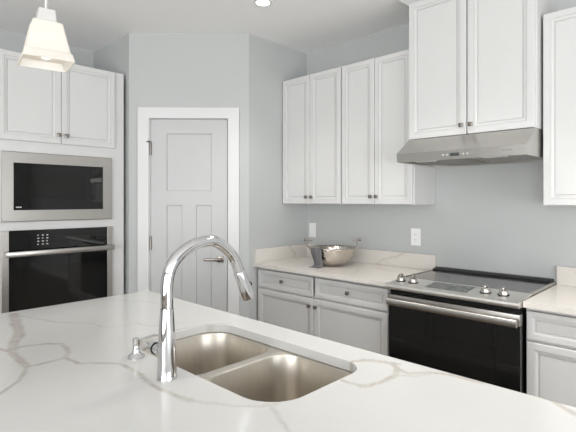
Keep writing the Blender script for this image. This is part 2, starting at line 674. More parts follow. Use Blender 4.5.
# microwave with its trim kit
mw = thing('microwave', 'built-in stainless microwave with black glass window above the wall oven', 'microwave', (OCX, 0, 1.276), PI / 2)
bm = nb()
a0, a1, c1 = 0.844, 1.596, 0.475
wa0, wa1, wc0, wc1 = 0.914, 1.525, 0.078, 0.401
panel_front(bm, a0, a1, 0, c1, 0.0, 0.0195, [(0, 0.004), (0.004, 0.0)])
ff = max(bm.faces, key=lambda f: -f.calc_center_median().y)
bm.faces.remove(ff)
ov = [v for v in bm.verts if abs(v.co.y) < 1e-6]
ov.sort(key=lambda v: math.atan2(v.co.z - c1 / 2, v.co.x - (a0 + a1) / 2))
iv = [bm.verts.new((x, 0.0, z)) for x, z in ((wa0, wc0), (wa1, wc0), (wa1, wc1), (wa0, wc1))]
iv2 = [bm.verts.new((v.co.x, 0.012, v.co.z)) for v in iv]
for q in range(4):
    bm.faces.new((ov[q], ov[(q + 1) % 4], iv[(q + 1) % 4], iv[q]))
    bm.faces.new((iv[q], iv[(q + 1) % 4], iv2[(q + 1) % 4], iv2[q]))
obj('trim_frame', bm, M['steel'], mw)
bm = nb(); box(bm, wa0 - 0.002, wa1 + 0.002, 0.006, 0.0185, wc0 - 0.002, wc1 + 0.002)
gd = obj('glass_door', bm, M['black_glass'], mw)
bm = nb(); box(bm, wa0 + 0.075, 1.395, 0.0045, 0.0058, wc0 + 0.08, wc1 - 0.075)
obj('viewing_window', bm, M['window_glass'], gd)
bm = nb(); box(bm, 1.430, 1.512, 0.0045, 0.0058, wc0 + 0.012, wc1 - 0.012)
obj('control_panel', bm, M['black_glass'], gd)
bm = nb()
for i in range(3):
    box(bm, wa0 + 0.016 + i * 0.012, wa0 + 0.025 + i * 0.012, 0.0045, 0.0058, wc0 + 0.016, wc0 + 0.024)
obj('maker_mark', bm, M['legend'], gd)
bm = nb(); box(bm, 0.880, 1.560, 0.045, 0.50, 0.025, 0.45)
obj('oven_body', bm, M['black'], mw)

# wall oven
wo = thing('wall_oven', 'built-in wall oven with black glass door and long steel handle', 'oven', (OCX, 0, 0.50), PI / 2)
bm = nb()
box(bm, 0.842, 0.886, -0.004, 0.0195, 0.0, 0.717, 0.002)
box(bm, 1.556, 1.597, -0.004, 0.0195, 0.0, 0.717, 0.002)
box(bm, 0.886, 1.556, 0.004, 0.0195, 0.0, 0.03)
obj('side_frame', bm, M['steel'], wo)
bm = nb(); box(bm, 0.886, 1.556, -0.004, 0.0195, 0.580, 0.716, 0.001)
cp = obj('control_panel', bm, M['black_glass'], wo)
for i in range(3):
    for j in range(4):
        bm = nb()
        x = 1.060 + i * 0.029; z = 0.612 + j * 0.021
        box(bm, x, x + (0.012 if (i + j) % 3 else 0.008), -0.0055, -0.0042, z, z + 0.006)
        obj('touch_button', bm, M['legend'], cp)
bm = nb(); box(bm, 0.886, 1.556, -0.004, 0.0195, 0.030, 0.570, 0.001)
od = obj('oven_door', bm, M['black_glass'], wo)
bm = nb(); box(bm, 0.965, 1.475, -0.0055, -0.0042, 0.09, 0.46)
obj('viewing_window', bm, M['window_glass'], od)
bm = nb()
box(bm, 0.856, 1.592, -0.058, -0.036, 0.541, 0.578, 0.004)
box(bm, 0.858, 0.880, -0.037, -0.0045, 0.546, 0.572)
box(bm, 1.562, 1.584, -0.037, -0.0045, 0.546, 0.572)
obj('handle', bm, M['steel'], od, True)
bm = nb(); box(bm, 0.880, 1.560, 0.045, 0.58, 0.0, 0.70)
obj('oven_body', bm, M['black'], wo)

# ------------------------------------------------------------------ wall cabinets over the range run
UF = 2.785         # door faces
UB, UT = 1.391, 2.455


def wall_cabinet(name, label, x0, x1, front, back, z0, z1, doors, group=None, stile=0.058, wide_left=0.0):
    t = thing(name, label, 'cabinet', (x0, front, z0), 0, group)
    W, H = x1 - x0, z1 - z0
    Dp = back - front
    bm = nb()
    fy = 0.021
    box(bm, 0, 0.018, fy, Dp, 0, H)
    box(bm, W - 0.018, W, fy, Dp, 0, H)
    box(bm, 0.018, W - 0.018, fy, Dp, 0.012, 0.03)
    box(bm, 0.018, W - 0.018, fy, Dp, H - 0.018, H)
    box(bm, 0.018, W - 0.018, Dp - 0.008, Dp, 0.03, H - 0.018)
    obj('carcass', bm, M['cab'], t)
    for (d0, d1, kx) in doors:
        cabinet_door(t, d0 - x0, d1 - x0, 0.003, H - 0.006, 0, stile, knob=(kx - x0, 0.057))
    return t


wall_cabinet('wall_cabinet', 'white two-door wall cabinet in the corner beside the pantry wall', RX0 + 0.003, -2.121, UF, RY - 0.002, UB, UT,
             [(-2.750, -2.4425, -2.468), (-2.4385, -2.127, -2.413)], 'wall cabinets over the left counter')
wall_cabinet('wall_cabinet', 'white two-door wall cabinet touching the left side of the range hood', -2.119, -1.511, UF, RY - 0.002, UB, UT,
             [(-2.113, -1.8225, -1.845), (-1.8185, -1.522, -1.796)], 'wall cabinets over the left counter')
wall_cabinet('wall_cabinet', 'white wall cabinet at the right edge, hanging right of the range hood', -0.728, -0.262, UF, RY - 0.002, UB, UT,
             [(-0.724, -0.268, -0.300)])

# tall cabinet over the hood with its crown
hc = wall_cabinet('hood_cabinet', 'large raised white two-door cabinet directly above the range hood', -1.506, -0.738, 2.71, RY - 0.002, 1.818, 2.722,
                  [(-1.504, -1.1235, -1.147), (-1.1125, -0.748, -1.089)], None, 0.060)
bm = nb(); box(bm, 0.36, 0.42, 0.0212, 0.040, 0.030, 0.885)
obj('face_stile', bm, M['cab'], hc)
bm = nb()
prof = [(0.0, 2.712 - 1.818), (-0.010, 2.712 - 1.818), (-0.014, 2.720 - 1.818), (-0.030, 2.730 - 1.818), (-0.048, 2.745 - 1.818), (-0.052, CEIL - 0.003 - 1.818), (0.02, CEIL - 0.003 - 1.818)]
W = 0.768
rings = []
for d, z in prof:
    rings.append([bm.verts.new(c) for c in ((d, 0.398, z), (d, d + 0.02, z), (W - d, d + 0.02, z), (W - d, 0.398, z))])
for a, b in zip(rings, rings[1:]):
    for q in range(3):
        bm.faces.new((a[q], a[q + 1], b[q + 1], b[q]))
    bm.faces.new((a[3], a[0], b[0], b[3]))
bm.faces.new(rings[0]); bm.faces.new(rings[-1])
obj('crown_moulding', bm, M['cab'], hc)

# ------------------------------------------------------------------ range hood
rh = thing('range_hood', 'slanted stainless range hood under the raised cabinet', 'range hood', (-1.499, 2.55, 1.660))
HW = 0.762
hp = [(0.006, 0), (0, 0.054), (0.148, 0.155), (0.557, 0.155), (0.557, 0.0)]
bm = nb()
# hollow shell: outer skin, then a recessed underside
v0 = [bm.verts.new((0, y, z)) for y, z in hp]
v1 = [bm.verts.new((HW, y, z)) for y, z in hp]
bm.faces.new(v0); bm.faces.new(v1[::-1])
for i in range(4):
    bm.faces.new((v0[i], v1[i], v1[i + 1], v0[i + 1]))
ob = [v0[0], v1[0], v1[4], v0[4]]
ib = [bm.verts.new(c) for c in ((0.012, 0.018, 0), (HW - 0.012, 0.018, 0), (HW - 0.012, 0.545, 0), (0.012, 0.545, 0))]
it = [bm.verts.new((v.co.x, v.co.y, 0.030)) for v in ib]
for q in range(4):
    bm.faces.new((ob[q], ob[(q + 1) % 4], ib[(q + 1) % 4], ib[q]))
    bm.faces.new((ib[q], ib[(q + 1) % 4], it[(q + 1) % 4], it[q]))
bm.faces.new(it)
obj('canopy', bm, M['hood_steel'], rh)
for x0 in (0.03, 0.39):
    bm = nb()
    box(bm, x0, x0 + 0.345, 0.16, 0.53, 0.012, 0.029)
    for i in range(14):
        box(bm, x0 + 0.012, x0 + 0.333, 0.175 + i * 0.025, 0.185 + i * 0.025, 0.008, 0.012)
    obj('grease_filter', bm, M['steel'], rh)
for x0 in (0.10, 0.515):
    bm = nb(); box(bm, x0, x0 + 0.125, 0.035, 0.085, 0.001, 0.0295)
    obj('lamp_lens', bm, M['plastic'], rh)
bm = nb(); box(bm, 0.348, 0.404, -0.0005, 0.0036, 0.018, 0.036)
obj('display', bm, M['display'], rh)
for x in (0.305, 0.329, 0.427, 0.450):
    bm = nb(); lathe(bm, [(0.0045, 0), (0.004, 0.003), (0, 0.0035)], 12, along((x, 0.0033, 0.027), (0, -1, 0)))
    obj('button', bm, M['legend'], rh)
bm = nb()
for i in range(5):
    box(bm, 0.640 + i * 0.0105, 0.648 + i * 0.0105, 0.0015, 0.0033, 0.028, 0.033)
obj('maker_mark', bm, M['legend_dim'], rh)

# ------------------------------------------------------------------ base cabinets
BF = 2.485
CT = 0.884         # underside of the counters


def base_cabinet(label, x0, x1, drawers, doors):
    t = thing('base_cabinet', label, 'cabinet', (x0, BF, 0))
    W = x1 - x0
    Dp = RY - BF - 0.004
    bm = nb()
    box(bm, 0, 0.018, 0.021, Dp, 0.10, CT - 0.001)
    box(bm, W - 0.018, W, 0.021, Dp, 0.10, CT - 0.001)
    box(bm, 0.018, W - 0.018, 0.021, Dp, 0.10, 0.118)
    box(bm, 0.018, W - 0.018, Dp - 0.008, Dp, 0.118, CT - 0.001)
    box(bm, 0.018, W - 0.018, 0.021, 0.10, CT - 0.02, CT - 0.001)
    obj('carcass', bm, M['cab'], t)
    bm = nb(); box(bm, 0.018, W - 0.018, 0.022, 0.04, 0.700, 0.74)
    obj('face_rail', bm, M['cab'], t)
    if len(doors) > 1:
        bm = nb(); box(bm, W / 2 - 0.03, W / 2 + 0.03, 0.0405, 0.058, 0.118, CT - 0.021)
        obj('face_stile', bm, M['cab'], t)
    bm = nb(); box(bm, 0, W, 0.085, 0.10, 0, 0.10)
    obj('toe_kick', bm, M['cab'], t)
    for (d0, d1, kx) in drawers:
        bm = panel_front(nb(), d0 - x0, d1 - x0, 0.722, 0.862, 0, 0.02, door_prof(0.044))
        d = obj('drawer', bm, M['cab'], t)
        square_knob(d, kx - x0, 0, 0.796)
    for (d0, d1, kx) in doors:
        cabinet_door(t, d0 - x0, d1 - x0, 0.112, 0.708, 0, 0.058, knob=(kx - x0, 0.655))
    return t


base_cabinet('long white base cabinet left of the range with two drawers above doors', RX0 + 0.010, -1.506,
             [(-2.736, -2.150, -2.450), (-2.128, -1.525, -1.827)], [(-2.736, -2.1415, -2.172), (-2.1375, -1.525, -2.110)])
base_cabinet('white base cabinet right of the range, drawer above a door', -0.728, -0.105,
             [(-0.722, -0.112, -0.417)], [(-0.722, -0.112, -0.15)])

# ------------------------------------------------------------------ quartz slabs


def seg_dist(px, py, a, b):
    dx, dy = b[0] - a[0], b[1] - a[1]
    L = dx * dx + dy * dy
    t = 0 if L == 0 else max(0.0, min(1.0, ((px - a[0]) * dx + (py - a[1]) * dy) / L))
    return math.hypot(px - a[0] - t * dx, py - a[1] - t * dy)


def vein_value(x, y, veins):
    n1 = noise.noise(Vector((x * 9, y * 9, 1.3)))
    n2 = noise.noise(Vector((x * 9, y * 9, 7.7)))
    n3 = noise.noise(Vector((x * 31, y * 31, 4.1)))
    n4 = noise.noise(Vector((x * 31, y * 31, 9.1)))
    px = x + 0.010 * n1 + 0.004 * n3
    py = y + 0.010 * n2 + 0.004 * n4
    best = 0.0
    for w, pts, bb in veins:
        if px < bb[0] or px > bb[1] or py < bb[2] or py > bb[3]:
            continue
        d = min(seg_dist(px, py, a, b) for a, b in zip(pts, pts[1:]))
        u = d / w
        if u > 1.6:
            continue
        core = 1.0 if u < 0.7 else max(0.0, 1 - (u - 0.7) / 0.9)
        val = core * (0.72 + 0.28 * min(1.0, u / 0.7))       # slightly paler heart
        if w < 0.0055:
            val *= 0.6
        best = max(best, val)
    return best


def prep(veins, scale=0.5):
    out = []
    for w, pts in veins:
        w = w * scale
        m = w * 2 + 0.03
        out.append((w, pts, (min(p[0] for p in pts) - m, max(p[0] for p in pts) + m, min(p[1] for p in pts) - m, max(p[1] for p in pts) + m)))
    return out


def rrect(x0, x1, y0, y1, r, n=8):
    """rounded rectangle outline, counter-clockwise; r one radius or four (x1y1, x0y1, x0y0, x1y0)"""
    if not isinstance(r, (list, tuple)):
        r = [r] * 4
    pts = []
    for (cx, cy, rr, a) in ((x1 - r[0], y1 - r[0], r[0], 0), (x0 + r[1], y1 - r[1], r[1], PI / 2), (x0 + r[2], y0 + r[2], r[2], PI), (x1 - r[3], y0 + r[3], r[3], 1.5 * PI)):
        for i in range(n + 1):
            t = a + PI / 2 * i / n
            pts.append((cx + rr * math.cos(t), cy + rr * math.sin(t)))
    return pts


def slab(name, outline, hole, z0, z1, cell, veins, material, parent, fine=None):
    bm = bmesh.new()
    es = []
    for lp in [outline] + ([hole] if hole else []):
        vs = [bm.verts.new((x, y, z1)) for x, y in lp]
        es += [bm.edges.new((vs[i], vs[(i + 1) % len(vs)])) for i in range(len(vs))]
    bmesh.ops.triangle_fill(bm, use_beauty=True, use_dissolve=False, edges=es)
    if hole:
        hx = [p[0] for p in hole]; hy = [p[1] for p in hole]
    X0, X1 = min(p[0] for p in outline), max(p[0] for p in outline)
    Y0, Y1 = min(p[1] for p in outline), max(p[1] for p in outline)
    fx1 = fine if fine is not None else X1
    n = int((fx1 - X0) / cell)
    for i in range(1, n + 1):
        bmesh.ops.bisect_plane(bm, geom=bm.verts[:] + bm.edges[:] + bm.faces[:], plane_co=(X0 + i * cell + 1e-5, 0, 0), plane_no=(1, 0, 0))
    n = int((Y1 - Y0) / cell)
    for i in range(1, n):
        bmesh.ops.bisect_plane(bm, geom=bm.verts[:] + bm.edges[:] + bm.faces[:], plane_co=(0, Y0 + i * cell + 1e-5, 0), plane_no=(0, 1, 0))
    be = [e for e in bm.edges if len(e.link_faces) == 1]
    r = bmesh.ops.extrude_edge_only(bm, edges=be)
    for v in r['geom']:
        if isinstance(v, bmesh.types.BMVert):
            v.co.z = z0
    lay = bm.verts.layers.float.new('vein')
    pv = prep(veins)
    for v in bm.verts:
        v[lay] = vein_value(v.co.x, v.co.y, pv)
    # underside
    me_edges = [e for e in bm.edges if len(e.link_faces) == 1]
    try:
        bmesh.ops.triangle_fill(bm, use_beauty=False, use_dissolve=False, edges=me_edges)
    except Exception:
        pass
    return obj(name, bm, material, parent)


ISL_TOP = 0.92
IX0, IX1, IY0, IY1 = -2.305, 0.70, 0.16, 1.270
ISLAND_VEINS = [
    (0.030, [(-2.252, 0.599), (-2.097, 0.564), (-1.919, 0.529), (-1.788, 0.48), (-1.712, 0.45)]),
    (0.018, [(-2.254, 0.596), (-2.057, 0.566), (-1.884, 0.531), (-1.79, 0.489)]),
    (0.012, [(-1.732, 0.455), (-1.726, 0.502), (-1.699, 0.549), (-1.664, 0.583), (-1.607, 0.591), (-1.556, 0.576), (-1.507, 0.544), (-1.508, 0.508), (-1.507, 0.467), (-1.514, 0.435), (-1.576, 0.434), (-1.68, 0.442)]),
    (0.020, [(-1.718, 0.444), (-1.645, 0.442), (-1.562, 0.435), (-1.512, 0.438)]),
    (0.014, [(-1.826, 0.4), (-1.749, 0.423), (-1.688, 0.444)]),
    (0.011, [(-1.514, 0.435), (-1.468, 0.418), (-1.403, 0.381), (-1.339, 0.324), (-1.281, 0.266)]),
    (0.012, [(-1.503, 0.548), (-1.42, 0.559), (-1.38, 0.606), (-1.341, 0.644), (-1.279, 0.647), (-1.174, 0.636), (-1.086, 0.629), (-1.01, 0.635), (-0.955, 0.646)]),
    (0.009, [(-2.252, 0.599), (-2.077, 0.644), (-1.945, 0.695), (-1.862, 0.775), (-1.775, 0.78), (-1.735, 0.819), (-1.738, 0.902), (-1.654, 0.918), (-1.629, 0.943), (-1.603, 1.04)]),
    (0.008, [(-2.265, 1.022), (-2.168, 1.059), (-2.005, 1.141)]),
    (0.010, [(-1.002, 0.642), (-0.934, 0.659), (-0.872, 0.698), (-0.811, 0.748), (-0.792, 0.775), (-0.799, 0.809)]),
    (0.009, [(-0.793, 0.761), (-0.755, 0.747), (-0.688, 0.709), (-0.633, 0.682)]),
    (0.010, [(-1.515, 0.93), (-1.525, 0.984), (-1.51, 1.085), (-1.45, 1.17)]),
    (0.012, [(-0.831, 1.12), (-0.834, 1.16), (-0.799, 1.206), (-0.76, 1.218), (-0.715, 1.232)]),
    (0.012, [(-0.765, 1.006), (-0.714, 1.009), (-0.686, 1.036), (-0.676, 1.082), (-0.679, 1.131)]),
    (0.014, [(-0.82, 1.19), (-0.734, 1.217), (-0.698, 1.198), (-0.677, 1.153), (-0.676, 1.083), (-0.686, 1.03), (-0.701, 1.009)]),
    (0.012, [(-0.698, 1.198), (-0.658, 1.19), (-0.624, 1.231), (-0.559, 1.256), (-0.483, 1.266)]),
    (0.010, [(-0.677, 1.153), (-0.633, 1.185), (-0.606, 1.24)]),
    (0.016, [(-0.322, 1.289), (-0.283, 1.259), (-0.251, 1.232), (-0.203, 1.214)]),
]
SX0, SX1, SY0, SY1 = -1.505, -0.775, 0.750, 1.146
it_ = thing('island_countertop', 'white quartz island countertop with grey veins and sink cutout', 'countertop')
slab('slab', rrect(IX0, IX1, IY0, IY1, 0.012, 3), rrect(SX0, SX1, SY0, SY1, [0.075, 0.10, 0.10, 0.11], 10), 0.89, ISL_TOP, 0.0075, ISLAND_VEINS, M['quartz'], it_, fine=-0.1)

# island cabinet under the slab: open-topped so the bowls hang inside
isl = thing('island_cabinet', 'white kitchen island cabinet under the veined island countertop', 'island', (0, 0, 0))
bm = nb()
CX0, CX1, CY0, CY1 = -2.265, 0.66, 0.42, 1.225
box(bm, CX0, CX0 + 0.02, CY0, CY1, 0.10, 0.889)
box(bm, CX1 - 0.02, CX1, CY0, CY1, 0.10, 0.889)
box(bm, CX0 + 0.02, CX1 - 0.02, CY0, CY0 + 0.02, 0.10, 0.889)
box(bm, CX0 + 0.02, CX1 - 0.02, CY1 - 0.02, CY1, 0.10, 0.889)
box(bm, CX0 + 0.02, CX1 - 0.02, CY0 + 0.02, CY1 - 0.02, 0.10, 0.12)
box(bm, CX0 + 0.04, CX1 - 0.04, CY0 + 0.04, CY1 - 0.07, 0.0, 0.10)
obj('carcass', bm, M['cab'], isl)
# end panels on the oven side
for (p, q) in ((0.43, 0.815), (0.83, 1.215)):
    bm = panel_front(nb(), p, q, 0.13, 0.86, -0.0, 0.019, door_prof(0.058))
    bmesh.ops.transform(bm, matrix=Matrix.Rotation(-PI / 2, 4, 'Z'), verts=bm.verts)
    for v in bm.verts:
        v.co.y = -v.co.y
        v.co.x = CX0 - 0.0195 + v.co.x
    obj('end_panel', bm, M['cab'], isl)
# doors on the range side
n = 6
dw = (CX1 - CX0 - 0.02) / n
for i in range(n):
    bm = panel_front(nb(), 0, dw - 0.006, 0.13, 0.86, 0, 0.019, door_prof(0.058))
    for v in bm.verts:
        v.co = Vector((CX0 + 0.013 + i * dw + v.co.x, CY1 + 0.0195 - v.co.y, v.co.z))
    d = obj('door', bm, M['cab'], isl)
    kb = nb()
    kx = CX0 + 0.013 + i * dw + (0.03 if i % 2 else dw - 0.036)
    box(kb, kx - 0.0125, kx + 0.0125, CY1 + 0.036, CY1 + 0.048, 0.79, 0.815, 0.0025)
    box(kb, kx - 0.005, kx + 0.005, CY1 + 0.0195, CY1 + 0.036, 0.7975, 0.8075)
    obj('knob', kb, M['knob'], d)

# ------------------------------------------------------------------ sink
sk = thing('double_bowl_sink', 'undermounted stainless double bowl sink set in the island countertop', 'sink', (0, 0, 0))


def loft(bm, loops):
    rs = [[bm.verts.new(p) for p in lp] for lp in loops]
    n = len(rs[0])
    for a, b in zip(rs, rs[1:]):
        for k in range(n):
            bm.faces.new((a[k], a[(k + 1) % n], b[(k + 1) % n], b[k]))
    return rs


def bowl(ox0, ox1, oy0, oy1, x0, x1, y0, y1, r, depth, drain):
    Z = 0.8885
    bm = nb()
    L = []
    def ring(x0_, x1_, y0_, y1_, rr, z):
        L.append([(p[0], p[1], z) for p in rrect(x0_, x1_, y0_, y1_, rr, 10)])
    ring(ox0, ox1, oy0, oy1, 0.004, Z)
    ring(x0 - 0.006, x1 + 0.006, y0 - 0.006, y1 + 0.006, [q + 0.006 for q in r], Z)
    ring(x0 - 0.002, x1 + 0.002, y0 - 0.002, y1 + 0.002, [q + 0.002 for q in r], Z - 0.0015)
    ring(x0, x1, y0, y1, r, Z - 0.006)
    dft = 0.012
    ring(x0 + dft, x1 - dft, y0 + dft, y1 - dft, [q - 0.004 for q in r], Z - depth + 0.035)
    for k in range(1, 6):
        a = PI / 2 * k / 5
        ins = dft + 0.035 * (1 - math.cos(a))
        ring(x0 + ins, x1 - ins, y0 + ins, y1 - ins, [max(0.02, q - 0.010 - 0.01 * k / 5) for q in r], Z - depth + 0.035 * (1 - math.sin(a)))
    cx, cy = drain
    n = len(L[0])
    lastz = Z - depth - 0.004
    # gather the floor towards the drain
    inner = []
    for (px, py, _) in L[-1]:
        a = math.atan2(py - cy, px - cx)
        inner.append((cx + 0.046 * math.cos(a), cy + 0.046 * math.sin(a), lastz))
    L.append(inner)
    rs = loft(bm, L)
    bm.faces.new(rs[-1])
    o = obj('bowl', bm, M['sink_steel'], sk, True)
    bm = nb()
    lathe(bm, [(0.0, 0.0025), (0.018, 0.002), (0.030, 0.0015), (0.034, 0.004), (0.042, 0.005), (0.045, 0.001)], 32, Matrix.Translation((cx, cy, lastz + 0.0005)), cap=False)
    obj('drain', bm, M['chrome'], o, True)


BM = -1.135
bowl(-1.545, BM, 0.715, 1.185, -1.497, BM - 0.022, 0.757, 1.140, [0.085, 0.10, 0.10, 0.075], 0.205, (-1.33, 0.96))
bowl(BM, -0.725, 0.715, 1.185, BM + 0.022, -0.781, 0.757, 1.140, [0.075, 0.085, 0.075, 0.11], 0.205, (-0.945, 0.96))

# ------------------------------------------------------------------ faucet
FX, FYY = -1.128, 0.680
fc = thing('kitchen_faucet', 'tall chrome gooseneck pull-down faucet on the island in front of the sink', 'faucet', (FX, FYY, ISL_TOP))
bm = nb()
lathe(bm, [(0.0, 0), (0.0285, 0), (0.0290, 0.003), (0.0272, 0.007), (0.0262, 0.03), (0.0250, 0.08), (0.0222, 0.14), (0.0192, 0.190), (0.0188, 0.197), (0.0, 0.197)], 40, cap=False)
obj('body', bm, M['chrome'], fc, True)
pts = [(0.0, 0.1975), (0.0, 0.22), (0.0, 0.25), (0.004, 0.285), (0.017, 0.318), (0.043, 0.3455), (0.083, 0.367), (0.130, 0.3765), (0.167, 0.374), (0.205, 0.352), (0.236, 0.322), (0.2545, 0.290), (0.263, 0.270)]
bm = nb()
tube(bm, smooth_path([(0, y, z) for y, z in pts], 6), 0.0174, 32)
obj('gooseneck', bm, M['chrome'], fc, True)
bm = nb()
a = Vector((0, 0.2625, 0.2715)); b = Vector((0, 0.303, 0.1830))
dv = (b - a)
ln_ = dv.length
lathe(bm, [(0.0, 0), (0.0176, 0), (0.0190, 0.003), (0.0200, 0.03), (0.0225, ln_ * 0.62), (0.0240, ln_ - 0.012), (0.0232, ln_), (0.0185, ln_), (0.0170, ln_ - 0.006), (0, ln_ - 0.006)], 32, along(a, dv), cap=False)
sh = obj('spray_head', bm, M['chrome'], fc, True)
bm = nb()
q = Vector((0, 1, 0)) - dv.normalized() * dv.normalized().y
q.normalize()
mid = a + dv * 0.62 + q * 0.0220
lathe(bm, [(0.009, 0), (0.009, 0.003), (0.006, 0.005), (0, 0.005)], 16, along(mid, q))
obj('spray_button', bm, M['black'], sh, True)
bm = nb()
lathe(bm, [(0.0, 0.0), (0.0145, 0.0), (0.0145, 0.036), (0.0160, 0.038), (0.0160, 0.046), (0.012, 0.049), (0, 0.050)], 28, along((-0.0215, -0.004, 0.074), (-1, 0, 0)), cap=False)
hub = obj('handle_hub', bm, M['chrome'], fc, True)
bm = nb()
lathe(bm, [(0.0146, 0.0), (0.0172, 0.0), (0.0172, 0.004), (0.0146, 0.004), (0.0146, 0.0)], 28, along((-0.0500, -0.004, 0.074), (-1, 0, 0)), cap=False)
obj('hub_ring', bm, M['black'], hub, True)
bm = nb()
tube(bm, [(-0.068, -0.004, 0.074), (-0.085, -0.004, 0.075), (-0.105, -0.004, 0.078)], [0.0085, 0.006, 0.0035], 16)
obj('lever', bm, M['chrome'], hub, True)

sd = thing('soap_dispenser', 'small chrome soap dispenser with thin spout beside the faucet', 'soap dispenser', (-1.352, 0.705, ISL_TOP))
bm = nb()
lathe(bm, [(0, 0), (0.0265, 0), (0.0265, 0.004), (0.022, 0.009), (0.015, 0.014), (0.0125, 0.020), (0.0125, 0.028), (0.010, 0.032), (0.010, 0.038), (0, 0.038)], 32, cap=False)
obj('base', bm, M['chrome'], sd, True)
bm = nb()
lathe(bm, [(0, 0.0385), (0.0105, 0.0385), (0.0115, 0.046), (0.0115, 0.058), (0.009, 0.061), (0, 0.061)], 28, cap=False)
pm = obj('pump_head', bm, M['chrome'], sd, True)
bm = nb()
tube(bm, smooth_path([(0, 0.0105, 0.051), (0, 0.040, 0.054), (0, 0.078, 0.057), (0, 0.088, 0.053)], 5), [0.0050] * 16, 14)
obj('spout', bm, M['chrome'], pm, True)

# ------------------------------------------------------------------ perimeter counters with splashes
lc = thing('countertop', 'cream quartz countertop with splash in the corner left of the range', 'countertop', (0, 0, 0))
CF = 2.455
LEFT_VEINS = [(0.010, [(-2.30, 2.46), (-2.36, 2.60), (-2.42, 2.74), (-2.40, 2.95), (-2.30, 3.10)]),
              (0.012, [(-1.95, 3.10), (-1.90, 2.95), (-1.78, 2.86), (-1.62, 2.84)]), (0.008, [(-1.90, 2.95), (-1.96, 2.80), (-1.86, 2.62), (-1.80, 2.46)]),
              (0.008, [(-2.70, 2.80), (-2.60, 2.72), (-2.52, 2.60), (-2.50, 2.46)])]
slab('slab', [(RX0 + 0.001, CF), (-1.503, CF), (-1.503, RY - 0.001), (RX0 + 0.001, RY - 0.001)], None, CT, 0.914, 0.02, LEFT_VEINS, M['quartz_warm'], lc)


def splash(parent, axis, a0, a1, at0, at1, z0, z1, veins, name='backsplash'):
    """thin upright slab with vein attribute; axis 'x' runs along x between y=at0..at1"""
    bm = nb()
    nx = max(2, int((a1 - a0) / 0.012)); nz = 8
    lay = bm.verts.layers.float.new('vein')
    pv = prep(veins)
    def P(u, w, z):
        return (u, w, z) if axis == 'x' else (w, u, z)
    g = [[bm.verts.new(P(a0 + (a1 - a0) * i / nx, at0, z0 + (z1 - z0) * j / nz)) for j in range(nz + 1)] for i in range(nx + 1)]
    h = [[bm.verts.new(P(a0 + (a1 - a0) * i / nx, at1, z0 + (z1 - z0) * j / nz)) for j in (0, nz)] for i in range(nx + 1)]
    for i in range(nx + 1):
        for j in range(nz + 1):
            g[i][j][lay] = vein_value(a0 + (a1 - a0) * i / nx, z0 + (z1 - z0) * j / nz, pv)
        for j in (0, 1):
            h[i][j][lay] = g[i][nz * j][lay]
    for i in range(nx):
        for j in range(nz):
            bm.faces.new((g[i][j], g[i + 1][j], g[i + 1][j + 1], g[i][j + 1]))
        bm.faces.new((g[i][nz], g[i + 1][nz], h[i + 1][1], h[i][1]))
        bm.faces.new((h[i][0], h[i + 1][0], h[i + 1][1], h[i][1]))
        bm.faces.new((g[i][0], g[i + 1][0], h[i + 1][0], h[i][0]))
    for i in (0, nx):
        bm.faces.new([g[i][j] for j in range(nz + 1)] + [h[i][1], h[i][0]])
    return obj(name, bm, M['quartz_warm'], parent)


ST = 1.024
splash(lc, 'x', RX0 + 0.021, -1.503, RY - 0.020, RY - 0.001, 0.9145, ST, [(0.012, [(-2.02, 0.90), (-1.93, 0.955), (-1.82, 0.99), (-1.74, 1.03)]), (0.008, [(-1.93, 0.955), (-1.86, 0.92)])])
splash(lc, 'y', CF + 0.012, RY - 0.001, RX0 + 0.020, RX0 + 0.001, 0.9145, ST, [(0.016, [(2.86, 1.03), (2.89, 0.99), (2.93, 0.955), (2.91, 0.91)]), (0.005, [(2.63, 1.03), (2.63, 0.91)])], 'side_splash')

rc = thing('countertop', 'cream quartz countertop with splash right of the range', 'countertop', (0, 0, 0))
slab('slab', [(-0.729, CF), (-0.09, CF), (-0.09, RY - 0.001), (-0.729, RY - 0.001)], None, CT, 0.914, 0.02, [(0.010, [(-0.60, 3.1), (-0.52, 2.98), (-0.40, 2.90), (-0.3, 2.7)])], M['quartz_warm'], rc)
splash(rc, 'x', -0.729, -0.09, RY - 0.020, RY - 0.001, 0.9145, ST, [(0.010, [(-0.66, 1.03), (-0.60, 0.97), (-0.5, 0.93)])])

# ------------------------------------------------------------------ slide-in range
rg = thing('kitchen_range', 'stainless slide-in range with black oven door and glass cooktop', 'range', (-1.4965, 2.40, 0))
RW = 0.7625
bm = nb()
box(bm, 0.006, RW - 0.006, 0.085, 0.690, 0.05, 0.880)
box(bm, 0.004, RW - 0.004, 0.062, 0.085, 0.05, 0.886)
box(bm, 0.05, RW - 0.05, 0.10, 0.66, 0.0, 0.05)
obj('range_body', bm, M['black'], rg)
# sloped stainless control panel with a rounded nose
bm = nb()
ps = [(0.080, 0.882), (0.012, 0.882), (0.004, 0.886), (0.0, 0.893), (0.0, 0.902), (0.004, 0.909), (0.012, 0.9115), (0.220, 0.9275), (0.220, 0.918), (0.080, 0.900)]
prism(bm, ps, 'x', 0.0, RW)
cpn = obj('control_panel', bm, M['panel_steel'], rg, True)


def zp(y):
    return 0.9115 + (y - 0.012) * (0.016 / 0.208)


